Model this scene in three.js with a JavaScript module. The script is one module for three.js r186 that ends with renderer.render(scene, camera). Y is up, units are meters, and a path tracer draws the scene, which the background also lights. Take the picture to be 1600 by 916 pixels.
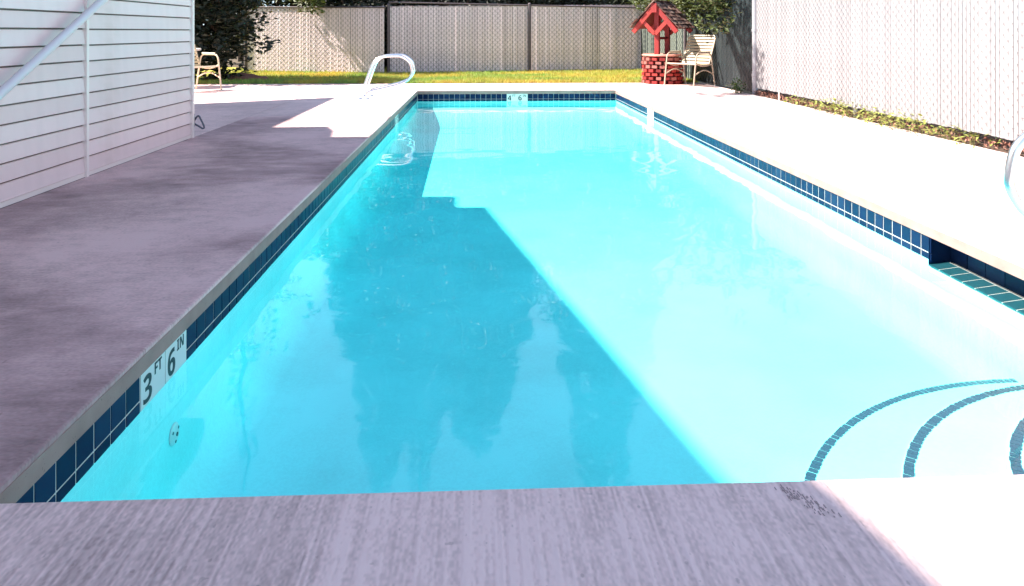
import * as THREE from 'three';
import { mergeGeometries } from 'three/addons/utils/BufferGeometryUtils.js';
import { FontLoader } from 'three/addons/loaders/FontLoader.js';
import { TextGeometry } from 'three/addons/geometries/TextGeometry.js';

// ---------------------------------------------------------------- camera, sky, sun, exposure
const scene = new THREE.Scene();
const FULLW = 1600, FULLH = 1734, F = 1130;
const camera = new THREE.PerspectiveCamera(2 * Math.atan(FULLH / 2 / F) * 180 / Math.PI, FULLW / FULLH, 0.05, 900);
camera.setViewOffset(FULLW, FULLH, 0, FULLH / 2 - 49, 1600, 916);        // a shifted lens: level camera, horizon near the top
camera.position.set(0, 1.15, 0);
camera.rotation.y = -2.564 * Math.PI / 180;
scene.add(camera);

const renderer = new THREE.WebGLRenderer({ antialias: true });
renderer.setSize(1024, 586);
renderer.toneMapping = THREE.LinearToneMapping;
renderer.toneMappingExposure = 3.4;
renderer.shadowMap.enabled = true;

{ // clear sky: pale towards the horizon, deeper overhead
  const W = 32, H = 128, d = new Float32Array(W * H * 4);
  for (let y = 0; y < H; y++) {
    const el = ((y + 0.5) / H - 0.5) * Math.PI, s = Math.max(0, Math.sin(el)), k = Math.pow(1 - s, 1.5);
    const c = el > 0 ? [0.104 + 0.30 * k, 0.148 + 0.38 * k, 0.268 + 0.328 * k] : [0.3, 0.28, 0.27];
    for (let x = 0; x < W; x++) d.set([...c, 1], (y * W + x) * 4);
  }
  const sky = new THREE.DataTexture(d, W, H, THREE.RGBAFormat, THREE.FloatType);
  sky.mapping = THREE.EquirectangularReflectionMapping; sky.magFilter = THREE.LinearFilter; sky.needsUpdate = true;
  scene.background = sky; scene.environment = sky;
}
const SUN_E = 48 * Math.PI / 180, SUN_A = 1.5 * Math.PI / 180;
const sun = new THREE.DirectionalLight(new THREE.Color(1.0, 0.91, 0.81), 5);
sun.name = 'sun';
sun.position.set(-Math.cos(SUN_E) * Math.cos(SUN_A), Math.sin(SUN_E), -Math.cos(SUN_E) * Math.sin(SUN_A)).multiplyScalar(60).add(new THREE.Vector3(0, 0, -8));
sun.target.position.set(0, 0, -8);
sun.castShadow = true; sun.shadow.mapSize.set(4096, 4096); sun.shadow.radius = 1.9;
Object.assign(sun.shadow.camera, { left: -30, right: 30, top: 30, bottom: -30, near: 1, far: 140 });
scene.add(sun, sun.target);

// ---------------------------------------------------------------- helpers
function rng(seed) { let a = seed >>> 0; return () => { a = (a + 0x6D2B79F5) >>> 0; let t = Math.imul(a ^ (a >>> 15), 1 | a); t = (t + Math.imul(t ^ (t >>> 7), 61 | t)) ^ t; return ((t ^ (t >>> 14)) >>> 0) / 4294967296; }; }
const names = {};
function numbered(n) { const k = names[n] = (names[n] ?? -1) + 1; return k ? `${n}_${String(k).padStart(3, '0')}` : n; }
function tag(o, label, category, group) { o.userData.label = label; if (category) o.userData.category = category; if (group) o.userData.group = group; return o; }
function thing(name, label, category, pos = [0, 0, 0], turn = 0, group) {
  const o = new THREE.Group(); o.name = numbered(name); o.position.set(...pos); o.rotation.y = turn; scene.add(o); return tag(o, label, category, group);
}
function setting(name, pos = [0, 0, 0]) { const o = new THREE.Group(); o.name = numbered(name); o.position.set(...pos); o.userData.kind = 'structure'; scene.add(o); return o; }
function part(name, geo, mat, parent, pos, rot) {
  const m = new THREE.Mesh(Array.isArray(geo) ? merge(geo) : geo, mat); m.name = name; m.castShadow = m.receiveShadow = true;
  if (pos) m.position.set(...pos); if (rot) m.rotation.set(...rot); parent.add(m); return m;
}
function merge(list) { return mergeGeometries(list.map((g) => { const n = g.index ? g.toNonIndexed() : g; for (const k of Object.keys(n.attributes)) if (!['position', 'normal', 'uv'].includes(k)) n.deleteAttribute(k); return n; })); }
function box(w, h, d, x = 0, y = 0, z = 0) { const g = new THREE.BoxGeometry(w, h, d); g.translate(x, y, z); return g; }
function boxTo(x0, x1, y0, y1, z0, z1) { return box(x1 - x0, y1 - y0, z1 - z0, (x0 + x1) / 2, (y0 + y1) / 2, (z0 + z1) / 2); }
function tube(pts, r, closed = false, seg = 48, rad = 10, type = 'catmullrom', tension = 0.5) {
  const c = new THREE.CatmullRomCurve3(pts.map((p) => new THREE.Vector3(...p)), closed, type, tension);
  return new THREE.TubeGeometry(c, seg, r, rad, closed);
}
function rounded(pts, r, rad = 10, bend = 0.06) { // straight runs joined by round bends
  const path = new THREE.CurvePath(), P = pts.map((p) => new THREE.Vector3(...p)); let last = P[0];
  for (let i = 1; i < P.length - 1; i++) {
    const a = P[i].clone().add(P[i - 1].clone().sub(P[i]).setLength(Math.min(bend, P[i].distanceTo(P[i - 1]) * 0.48)));
    const b = P[i].clone().add(P[i + 1].clone().sub(P[i]).setLength(Math.min(bend, P[i].distanceTo(P[i + 1]) * 0.48)));
    path.add(new THREE.LineCurve3(last, a)); path.add(new THREE.QuadraticBezierCurve3(a, P[i], b)); last = b;
  }
  path.add(new THREE.LineCurve3(last, P[P.length - 1]));
  return new THREE.TubeGeometry(path, Math.max(24, P.length * 14), r, rad, false);
}
const lin = (r, g, b) => new THREE.Color().setRGB(r, g, b);
const std = (c, roughness = 0.7, more = {}) => new THREE.MeshStandardMaterial({ color: Array.isArray(c) ? lin(...c) : c, roughness, ...more });
const phys = (c, roughness, more = {}) => new THREE.MeshPhysicalMaterial({ color: lin(...c), roughness, ...more });

// tiling noise and computed textures
const RT = (() => { const r = rng(77), a = new Float32Array(65536); for (let i = 0; i < 65536; i++) a[i] = r(); return a; })();
function vn(x, y, px, py, s = 0) {
  const ix = Math.floor(x), iy = Math.floor(y); let fx = x - ix, fy = y - iy; fx = fx * fx * (3 - 2 * fx); fy = fy * fy * (3 - 2 * fy);
  const at = (i, j) => RT[((((i % px) + px) % px) * 131 + (((j % py) + py) % py) * 7919 + s * 10007) & 65535];
  return (at(ix, iy) * (1 - fx) + at(ix + 1, iy) * fx) * (1 - fy) + (at(ix, iy + 1) * (1 - fx) + at(ix + 1, iy + 1) * fx) * fy;
}
function fbm(u, v, px, py, oct, s) { let a = 0.5, t = 0, n = 0; for (let i = 0; i < oct; i++) { t += a * vn(u * px, v * py, px, py, s + i); n += a; a *= 0.5; px *= 2; py *= 2; } return t / n; }
function texture(n, fn, srgb = true) {
  const d = new Uint8Array(n * n * 4);
  for (let y = 0; y < n; y++) for (let x = 0; x < n; x++) {
    const c = fn((x + 0.5) / n, (y + 0.5) / n), o = (y * n + x) * 4;
    for (let k = 0; k < 3; k++) { let q = Array.isArray(c) ? c[k] : c; q = Math.min(1, Math.max(0, q)); if (srgb) q = q <= 0.0031308 ? q * 12.92 : 1.055 * Math.pow(q, 1 / 2.4) - 0.055; d[o + k] = q * 255; }
    d[o + 3] = 255;
  }
  const t = new THREE.DataTexture(d, n, n, THREE.RGBAFormat); t.wrapS = t.wrapT = THREE.RepeatWrapping; t.magFilter = THREE.LinearFilter; t.minFilter = THREE.LinearMipmapLinearFilter; t.generateMipmaps = true;
  if (srgb) t.colorSpace = THREE.SRGBColorSpace; t.needsUpdate = true; return t;
}
const mix = (a, b, t) => a + (b - a) * t, sstep = (a, b, x) => { const t = Math.min(1, Math.max(0, (x - a) / (b - a))); return t * t * (3 - 2 * t); };

// ---------------------------------------------------------------- measures of the pool
const XL = -1.205, XR = 2.674, ZN = -1.8225, ZF = -14.125, COPE = 0.072, WATER = -0.207, PITCH = 0.1017, TILE = 0.0945;
const depthAt = (z) => { const d = mix(0.80, 0.56, Math.min(1, Math.max(0, (ZN - z) / 12.3)) ** 0.7), e = Math.max(0, Math.min(1, (z - ZF) / 1.4)); return mix(0.33, d, Math.sin(e * Math.PI / 2)); };

// ---------------------------------------------------------------- materials
const broom = (seed, wear = 1, len = 1) => (u, v) => { // brushed concrete, strokes run along v
  const L = Math.round(16 * len), M = Math.round(30 * len), blot = fbm(u, v, 5, 5, 6, seed), patch = fbm(u, v, 2, 2, 5, seed + 11), st = vn(u * 560, v * L, 560, L, seed + 20), st2 = vn(u * 190, v * M, 190, M, seed + 21), mot = fbm(u, v, 48, 48, 4, seed + 24), gr = vn(u * 760, v * 400, 760, 400, seed + 23);
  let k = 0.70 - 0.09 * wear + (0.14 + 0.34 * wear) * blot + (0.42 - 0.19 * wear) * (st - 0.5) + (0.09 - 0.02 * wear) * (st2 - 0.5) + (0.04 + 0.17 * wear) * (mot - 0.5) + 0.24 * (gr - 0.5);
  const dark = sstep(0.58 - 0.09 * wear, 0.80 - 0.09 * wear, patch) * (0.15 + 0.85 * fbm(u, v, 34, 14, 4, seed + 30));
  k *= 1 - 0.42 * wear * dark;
  const pit = vn(u * 260, v * 150, 260, 150, seed + 40); if (pit > 0.955) k *= 0.78;
  const pale = sstep(0.62, 0.8, fbm(u, v, 7, 3, 4, seed + 50)); k *= 1 + 0.10 * pale;
  return [k * (1 + 0.01 * dark), k * (0.985 - 0.045 * dark), k * (0.985 - 0.02 * dark)];
};
const broomBump = (seed) => (u, v) => 0.5 * vn(u * 560, v * 13, 560, 13, seed + 20) + 0.25 * vn(u * 150, v * 5, 150, 5, seed + 21) + 0.25 * vn(u * 600, v * 300, 600, 300, seed + 9);
const concreteMap = texture(2048, broom(3, 0.8, 0.8)), concreteBump = texture(1024, broomBump(3), false);
const concrete = std([0.85, 0.625, 0.59], 0.88, { map: concreteMap, bumpMap: concreteBump, bumpScale: 0.0035 });
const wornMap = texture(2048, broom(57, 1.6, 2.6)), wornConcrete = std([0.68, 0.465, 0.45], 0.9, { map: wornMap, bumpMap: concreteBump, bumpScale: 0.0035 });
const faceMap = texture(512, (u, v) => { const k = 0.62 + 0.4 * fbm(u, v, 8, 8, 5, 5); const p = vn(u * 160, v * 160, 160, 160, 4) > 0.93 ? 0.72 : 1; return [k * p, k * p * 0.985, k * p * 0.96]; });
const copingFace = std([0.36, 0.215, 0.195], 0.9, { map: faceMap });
const plasterMap = texture(1024, (u, v) => { const k = 0.82 + 0.24 * fbm(u, v, 5, 5, 6, 8) + 0.06 * (vn(u * 190, v * 190, 190, 190, 2) - 0.5); return [k * 0.98, k, k]; });
const plaster = std([0.40, 0.95, 0.95], 0.75, { map: plasterMap });
const grout = std([0.55, 0.52, 0.50], 0.85);
const tileMats = [[0.005, 0.016, 0.054], [0.004, 0.012, 0.044], [0.008, 0.022, 0.064], [0.004, 0.017, 0.050]].map((c) => phys(c, 0.3, { specularIntensity: 0.1 }));
const plate = std([0.62, 0.60, 0.58], 0.35), ink = std([0.012, 0.012, 0.016], 0.5);
const white = std([0.78, 0.76, 0.78], 0.45), trimWhite = std([0.82, 0.70, 0.67], 0.4);
const steel = phys([0.86, 0.85, 0.84], 0.27, { metalness: 1 });
const barkMap = texture(256, (u, v) => { const k = 0.5 + 0.5 * fbm(u, v, 12, 4, 4, 13); return [k, k * 0.9, k * 0.8]; });
const bark = std([0.10, 0.075, 0.055], 0.95, { map: barkMap });

// ---------------------------------------------------------------- ground, deck, lawn
function sheet(x0, x1, z0, z1, y, s = 4, swap = false, nx = 1, nz = 1) {
  const g = new THREE.PlaneGeometry(x1 - x0, z1 - z0, nx, nz); g.rotateX(-Math.PI / 2); g.translate((x0 + x1) / 2, y, (z0 + z1) / 2);
  const p = g.attributes.position, u = g.attributes.uv;
  for (let i = 0; i < p.count; i++) swap ? u.setXY(i, p.getZ(i) / s, p.getX(i) / s) : u.setXY(i, p.getX(i) / s, p.getZ(i) / s);
  return g;
}
{
  const sh = new THREE.Shape([[-200, -200], [200, -200], [200, 200], [-200, 200]].map((p) => new THREE.Vector2(...p)));
  sh.holes.push(new THREE.Path([[XL - 0.3, -(ZN + 0.3)], [XR + 0.4, -(ZN + 0.3)], [XR + 0.4, -(ZF - 0.3)], [XL - 0.3, -(ZF - 0.3)]].map((p) => new THREE.Vector2(...p))));
  const g = new THREE.ShapeGeometry(sh); g.rotateX(-Math.PI / 2); g.translate(0, -0.076, 0);
  const soilMap = texture(512, (u, v) => { const k = 0.5 + 0.7 * fbm(u, v, 10, 10, 5, 15); return [k, k * 0.8, k * 0.6]; });
  const u = g.attributes.uv, p = g.attributes.position; for (let i = 0; i < p.count; i++) u.setXY(i, p.getX(i) / 2, p.getZ(i) / 2);
  const m = new THREE.Mesh(g, std([0.10, 0.085, 0.06], 0.95, { map: soilMap })); m.name = 'ground'; m.userData.kind = 'structure'; m.receiveShadow = true; scene.add(m);
}
function slabGeo(x0, x1, z0, z1, swap, c = 0.011) { // slab with rounded edges
  const lv = [[c, 0], [c * 0.3, -c * 0.3], [0, -c], [0, -COPE]], pos = [], uv = [], idx = [], s = 4;
  const put = (x, y, z) => { pos.push(x, y, z); uv.push(...(swap ? [z / s + y / s, x / s + y / s] : [x / s + y / s, z / s + y / s])); return pos.length / 3 - 1; };
  const ring = ([i, y]) => [[x0 + i, z1 - i], [x1 - i, z1 - i], [x1 - i, z0 + i], [x0 + i, z0 + i]].map(([x, z]) => [x, y, z]);
  const quad = (a, b, d, e) => { const k = [a, b, d, e].map((q) => put(...q)); idx.push(k[0], k[1], k[2], k[0], k[2], k[3]); };
  const rs = lv.map(ring); quad(...rs[0]);
  for (let l = 0; l < rs.length - 1; l++) for (let k = 0; k < 4; k++) { const n = (k + 1) % 4; quad(rs[l + 1][k], rs[l + 1][n], rs[l][n], rs[l][k]); }
  const g = new THREE.BufferGeometry(); g.setAttribute('position', new THREE.Float32BufferAttribute(pos, 3)); g.setAttribute('uv', new THREE.Float32BufferAttribute(uv, 2)); g.setIndex(idx); g.computeVertexNormals(); return g;
}
const deck = setting('pool_deck');
const J = 0.0025; // half a joint
function slab(x0, x1, z0, z1, swap, mat = concrete) { part('slab', slabGeo(x0 + J, x1 - J, z0 + J, z1 - J, swap), mat, deck); }
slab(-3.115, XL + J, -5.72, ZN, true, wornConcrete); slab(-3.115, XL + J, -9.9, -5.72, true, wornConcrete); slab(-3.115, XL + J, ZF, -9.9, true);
slab(-9.5, -3.115, -9.9, -7.9, true); slab(-9.5, -3.115, ZF, -9.9, true); slab(-9.5, -3.115, -16.04, ZF, true);
slab(-3.115, XL, -16.04, ZF - J, false); slab(XL, 0.7, -16.04, ZF - J, false); slab(0.7, XR, -16.04, ZF - J, false); slab(XR, 4.98, -16.04, ZF - J, false);
{ const zs = [ZN, -3.87, -6.04, -8.2, -10.4, -12.4, ZF]; for (let i = 0; i < zs.length - 1; i++) slab(XR - J, 4.98, zs[i + 1], zs[i], true); }
slab(-4.6, 5.6, ZN - J, 1.4, false);
slab(-4.6, 5.6, 1.4, 5, false);

// coping faces: a rougher, cast edge standing 2 mm proud below the rounded nose
const cope = [
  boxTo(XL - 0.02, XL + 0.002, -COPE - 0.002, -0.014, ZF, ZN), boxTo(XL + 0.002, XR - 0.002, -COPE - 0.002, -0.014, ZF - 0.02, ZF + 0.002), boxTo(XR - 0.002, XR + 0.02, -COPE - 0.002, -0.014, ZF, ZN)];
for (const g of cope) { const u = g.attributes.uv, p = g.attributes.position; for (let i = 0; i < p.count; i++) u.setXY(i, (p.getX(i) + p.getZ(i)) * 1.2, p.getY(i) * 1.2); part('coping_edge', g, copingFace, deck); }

{ // small dark scuffs on the near slab
  const l = [], q = rng(91); for (let i = 0; i < 70; i++) { const t = q(), w = 0.001 + 0.002 * q(), d = 0.003 + 0.012 * q(); l.push(box(w, 0.0012, d, 0.76 + 0.07 * t + (q() + q() - 1) * 0.035, 0.0009, -1.79 + 0.10 * t + (q() + q() - 1) * 0.02)); }
  part('scuff_marks', l, std([0.42, 0.31, 0.30], 0.9), deck).userData.kind = 'stuff';
}
// lawn
{
  const lawn = setting('lawn');
  const gm = texture(512, (u, v) => { const k = 0.3 + 1.0 * fbm(u, v, 14, 14, 5, 33), y = sstep(0.4, 0.7, fbm(u, v, 4, 4, 3, 35)); return [k * mix(0.75, 1.25, y), k, k * 0.55]; });
  part('turf', sheet(-9.5, 5.0, -23.5, -16.05, 0.0, 2), std([0.40, 0.40, 0.10], 0.95, { map: gm }), lawn);
  const bl = new THREE.BufferGeometry(), P = [];
  const r = rng(5);
  for (let i = 0; i < 7; i++) { const a = r() * 6.28, x = (r() - 0.5) * 0.07, z = (r() - 0.5) * 0.07, h = 0.03 + r() * 0.035, w = 0.005, lx = (r() - 0.5) * 0.04, lz = (r() - 0.5) * 0.04; P.push(x - w * Math.cos(a), 0, z - w * Math.sin(a), x + w * Math.cos(a), 0, z + w * Math.sin(a), x + lx, h, z + lz); }
  bl.setAttribute('position', new THREE.Float32BufferAttribute(P, 3)); bl.computeVertexNormals();
  const N = 26000, im = new THREE.InstancedMesh(bl, phys([0.42, 0.43, 0.10], 0.9, { transmission: 0.35, thickness: 0 }), N), m = new THREE.Matrix4(), q = new THREE.Quaternion(), c = new THREE.Color();
  for (let i = 0; i < N; i++) {
    const t = r(), x = -6.8 + r() * 11.7, z = -16.05 - Math.pow(t, 1.4) * 6;
    const s = 0.7 + r() * 0.7; m.compose(new THREE.Vector3(x, 0, z), q.setFromAxisAngle(new THREE.Vector3(0, 1, 0), r() * 6.28), new THREE.Vector3(s, s * (0.7 + 0.6 * r()), s)); im.setMatrixAt(i, m);
    const y = vn(x * 1.3 + 40, z * 1.3 + 60, 999, 999, 3); c.setRGB(0.45 + 1.0 * y, 0.6 + 0.5 * r() + 0.2 * y, 0.7); im.setColorAt(i, c);
  }
  im.name = numbered('grass'); im.userData = { kind: 'stuff', label: 'yellow green mown grass strip in front of the back fence', category: 'grass' }; im.castShadow = im.receiveShadow = true; scene.add(im);
}

// ---------------------------------------------------------------- pool shell, tiles, steps, water
const pool = setting('swimming_pool');
{
  const RZ = -4.2, RN = -2.0, w0 = XL - 0.0105, w1 = XR + 0.0105, NZ = 60;
  const z0 = ZN + 0.016, z1 = ZF - 0.016, pos = [], uv = [], idx = [];
  const row = (z) => {
    const D = depthAt(z), r = Math.min(0.16, D - 0.285), pts = [[w0, -0.213], [w0, -D + r]];
    for (let k = 1; k <= 6; k++) { const a = k / 6 * Math.PI / 2; pts.push([w0 + r - r * Math.cos(a), -D + r - r * Math.sin(a)]); }
    for (let k = 1; k < 8; k++) pts.push([mix(w0 + r, w1 - r, k / 8), -D]);
    for (let k = 0; k <= 6; k++) { const a = k / 6 * Math.PI / 2; pts.push([w1 - r + r * Math.sin(a), -D + r - r * Math.cos(a)]); }
    pts.push([w1, z > RZ && z < RN ? -0.2835 : -0.213]); return pts;
  };
  let n = 0;
  const zs = []; for (let i = 0; i <= NZ - 4; i++) zs.push(mix(z0, z1, i / (NZ - 4))); zs.push(RZ - 0.001, RZ + 0.001, RN - 0.001, RN + 0.001); zs.sort((a, b) => b - a);
  for (let i = 0; i <= NZ; i++) { const z = zs[i], p = row(z); n = p.length; let s = 0; p.forEach(([x, y], k) => { if (k) s += Math.hypot(x - p[k - 1][0], y - p[k - 1][1]); pos.push(x, y, z); uv.push(s / 1.7, z / 1.7); }); }
  for (let i = 0; i < NZ; i++) for (let k = 0; k < n - 1; k++) { const a = i * n + k, b = a + 1, c = a + n, d = c + 1; idx.push(a, b, c, b, d, c); }
  const g = new THREE.BufferGeometry(); g.setAttribute('position', new THREE.Float32BufferAttribute(pos, 3)); g.setAttribute('uv', new THREE.Float32BufferAttribute(uv, 2)); g.setIndex(idx); g.computeVertexNormals();
  part('basin', g, plaster, pool);
  const fw = boxTo(w0 - 0.1, w1 + 0.1, -1.1, -0.2135, ZF - 0.15, ZF - 0.016), nw = boxTo(w0 - 0.1, w1 + 0.1, -1.1, -0.2135, ZN + 0.016, ZN + 0.15);
  part('end_wall', fw, plaster, pool); part('end_wall', nw, plaster, pool);
  // backing of the tile band
  part('tile_backing', [
    boxTo(w0 - 0.1, w0, -0.2125, -COPE - 0.003, ZF - 0.016, ZN + 0.016), boxTo(w0, w1, -0.2125, -COPE - 0.003, ZF - 0.12, ZF - 0.016), boxTo(w0, w1, -0.2125, -COPE - 0.003, ZN + 0.016, ZN + 0.12),
    boxTo(w1, w1 + 0.1, -0.2125, -COPE - 0.003, ZF - 0.016, RZ), boxTo(w1, w1 + 0.1, -0.2125, -COPE - 0.003, RN, ZN + 0.016),
    boxTo(w1, w1 + 0.14, -0.285, -0.240, RZ, RN), boxTo(w1 + 0.135, w1 + 0.2, -0.240, -COPE - 0.003, RZ - 0.01, RN + 0.01)], grout, pool);
  part('tile', boxTo(XR + 0.002, w1 + 0.134, -0.238, -COPE - 0.004, RZ, RZ + 0.006), tileMats[1], pool);
  const teal = std([0.010, 0.065, 0.085], 0.4); const sb = box(0.122, 0.006, RN - RZ - 0.02); sb.rotateZ(0.12); part('sill_bed', sb, grout, pool, [XR + 0.063, -0.2362, (RZ + RN) / 2]);

  // tiles: the 300 nearest are pieces of their own, the rest one mass
  const tiles = [], NT = Math.floor((ZN - ZF) / PITCH), NX = Math.round((XR - XL) / PITCH), px = (XR - XL) / NX, pz = (ZN - ZF) / NT;
  const CUT = 0.036, rows = [-COPE - 0.003 - TILE / 2, -COPE - 0.003 - PITCH - CUT / 2];
  const skipL = (i) => (i >= 8 && i <= 11) || (i >= 84 && i <= 87), skipR = (i) => i >= 90 && i <= 93, skipF = (i) => i >= 17 && i <= 20;
  for (let row = 0; row < 2; row++) {
    for (let i = 0; i < NT; i++) {
      const z = ZN - (i + 0.5) * pz;
      if (!skipL(i)) tiles.push([row ? 'zc' : 'z', XL - 0.012, rows[row], z]);
      if (!skipR(i) && !(z > RZ && z < RN)) tiles.push([row ? 'zc' : 'z', XR + 0.012, rows[row], z]);
    }
    for (let i = 0; i < NX; i++) if (!skipF(i)) tiles.push([row ? 'xc' : 'x', XL + (i + 0.5) * px, rows[row], ZF - 0.012]);
  }
  for (let z = RZ + 0.075; z < RN; z += 0.15) tiles.push(['r', w1 + 0.131, -0.152, z]);          // back of the recess
  for (let z = RZ + 0.05; z < RN; z += PITCH) tiles.push(['s', XR + 0.06, -0.236, z]);          // its sill
  const gx = new THREE.BoxGeometry(TILE, TILE, 0.008), gz = new THREE.BoxGeometry(0.008, TILE, TILE), gr = new THREE.BoxGeometry(0.008, 0.145, 0.144), gs = new THREE.BoxGeometry(0.118, 0.008, TILE);
  gs.rotateZ(0.12);
  const G = { x: gx, z: gz, r: gr, s: gs, xc: new THREE.BoxGeometry(TILE, CUT, 0.008), zc: new THREE.BoxGeometry(0.008, CUT, TILE) };
  const rr = rng(9); tiles.sort((a, b) => Math.hypot(a[1], a[2] - 1.15, a[3]) - Math.hypot(b[1], b[2] - 1.15, b[3]));
  const seen = tiles.filter((t) => t[3] < -1.9);
  seen.slice(0, 300).forEach((t) => part('tile', G[t[0]], t[0] === 's' ? teal : tileMats[Math.floor(rr() * 4)], pool, [t[1] + (t[0][0] !== 'x' ? (rr() - 0.5) * 0.0012 : 0), t[2], t[3]], t[0] === 's' ? undefined : [(rr() - 0.5) * 0.008, (rr() - 0.5) * 0.008, (rr() - 0.5) * 0.008]));
  const rest = [[], [], [], []]; for (const t of seen.slice(300)) { const g2 = G[t[0]].clone(); g2.translate(t[1], t[2], t[3]); rest[Math.floor(rr() * 4)].push(g2); }
  rest.forEach((l, k) => { part('far_tiles', l, tileMats[k], pool).userData.kind = 'stuff'; });

  // rounded entry steps in the near right corner
  [[1.72, 0.60], [1.38, 0.45], [1.06, 0.32]].forEach(([R, d], k) => {
    const st = part('step', new THREE.CylinderGeometry(R, R + 0.02, 1.0 - d, 64, 1, false, Math.PI, Math.PI / 2), plaster, pool, [w1, -d - (1.0 - d) / 2, ZN + 0.016]);
    const u = st.geometry.attributes.uv; for (let i = 0; i < u.count; i++) u.setXY(i, u.getX(i) * 1.2, u.getY(i) * 1.2);
    const list = [], n = Math.floor(Math.PI / 2 * R / 0.031), r2 = rng(40 + k);
    for (let i = 0; i < n; i++) { const a = Math.PI + (i + 0.5) / n * Math.PI / 2, g3 = box(0.023, 0.006, 0.030 + 0.006 * r2()); g3.rotateY(a); g3.translate((R - 0.024 + (r2() - 0.5) * 0.004) * Math.sin(a), (1.0 - d) / 2 + 0.001, (R - 0.024) * Math.cos(a)); list.push(g3); }
    const nm = part('nosing_tiles', list, std([0.016, 0.042, 0.075], 0.5), st); nm.userData.kind = 'stuff';
  });
}
// return fitting on the left wall
{
  const z = -2.93, f = new THREE.Group(); f.name = 'return_fitting'; f.position.set(XL - 0.009, -0.45, z); f.rotation.y = Math.PI / 2; pool.add(f);
  f.scale.setScalar(0.72); const wf = std([0.7, 0.72, 0.7], 0.4), ring = new THREE.LatheGeometry([[0.0, 0.016], [0.018, 0.018], [0.024, 0.012], [0.05, 0.01], [0.058, 0.004], [0.06, 0]].map((p) => new THREE.Vector2(...p)), 28);
  ring.rotateX(Math.PI / 2); part('flange', ring, wf, f);
  for (let k = 0; k < 3; k++) { const a = k * 2.094 + 0.5, g = new THREE.CylinderGeometry(0.008, 0.008, 0.004, 12); g.rotateX(Math.PI / 2); part('screw', g, std([0.1, 0.13, 0.14], 0.4), f, [0.04 * Math.cos(a), 0.04 * Math.sin(a), 0.011]); }
  const e = new THREE.CylinderGeometry(0.011, 0.011, 0.004, 14); e.rotateX(Math.PI / 2); part('eyeball', e, std([0.03, 0.05, 0.06], 0.5), f, [0, 0, 0.018]);
}
// depth markers
const font = await new FontLoader().loadAsync('fonts/droid/droid_sans_bold.typeface.json');
function marker(foot, inch, pos, turn, label) {
  const m = new THREE.Group(); m.name = 'depth_marker'; m.position.set(...pos); m.rotation.y = turn; m.userData.label = label; pool.add(m);
  [[foot, 'FT', -0.1017], [inch, 'IN', 0.1017]].forEach(([a, b, x]) => {
    const p = part('marker_plate', box(0.198, 0.138, 0.010), plate, m, [x, -0.069, 0]);
    const L = (s, size, dx, dy) => { const g = new TextGeometry(s, { font, size, depth: 0.0012, curveSegments: 6 }); part('lettering', g, ink, p, [dx, dy, 0.0048]); };
    L(a, 0.100, -0.085, -0.058); L(b, 0.044, 0.004, 0.012);
  });
}
const my = -COPE - 0.003;
const pzT = (ZN - ZF) / Math.floor((ZN - ZF) / PITCH);
marker('3', '6', [XL - 0.012, my, ZN - 10 * pzT], Math.PI / 2, 'white depth marker reading 3 FT 6 IN near the camera');
marker('4', '6', [XL - 0.012, my, ZN - 86 * pzT], Math.PI / 2, 'small white depth marker near the far left end');
marker('4', '6', [XR + 0.012, my, ZN - 92 * pzT], -Math.PI / 2, 'white depth marker on the right wall near the far end');
{ const NX = Math.round((XR - XL) / PITCH), px = (XR - XL) / NX; marker('4', '6', [XL + 19 * px, my, ZF - 0.012], 0, 'white depth marker reading 4 FT 6 IN on the far wall'); }

// water
{
  const waves = [], r = rng(21), T = 3;
  for (let i = 0; i < 46; i++) { const wl = 0.16 * Math.pow(5.5, r()), a = r() * 6.283, kx = Math.round(Math.cos(a) * T / wl), kz = Math.round(Math.sin(a) * T / wl); waves.push([kx, kz, Math.pow(wl, 1.3), r() * 6.283]); }
  const S = waves.reduce((s, w) => s + w[2], 0) * 0.45;
  const t = texture(1024, (u, v) => 0.5 + 0.5 * waves.reduce((s, w) => s + w[2] * Math.sin(6.28318 * (w[0] * u + w[1] * v) + w[3]), 0) / S, false);
  const g = sheet(XL - 0.03, XR + 0.17, ZF - 0.03, ZN + 0.03, WATER, 3);
  const m = new THREE.Mesh(g, new THREE.MeshPhysicalMaterial({ color: lin(0.97, 0.99, 0.99), roughness: 0, transmission: 1, thickness: 0, ior: 1.33, bumpMap: t, bumpScale: 0.003 }));
  m.name = 'water'; m.userData.kind = 'structure'; m.receiveShadow = true; scene.add(m);
  // the body of water under the surface: clear, it only takes out red light with depth
  const body = new THREE.MeshPhysicalMaterial({ color: lin(1, 1, 1), transparent: true, opacity: 0, transmission: 1, thickness: 1, roughness: 0, ior: 1.33, attenuationColor: lin(0.59, 0.975, 0.985), attenuationDistance: 1 });
  part('water_body', boxTo(XL - 0.06, XR + 0.16, -1.05, WATER - 0.002, ZF - 0.08, ZN + 0.08), body, m).castShadow = false;
}

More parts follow.
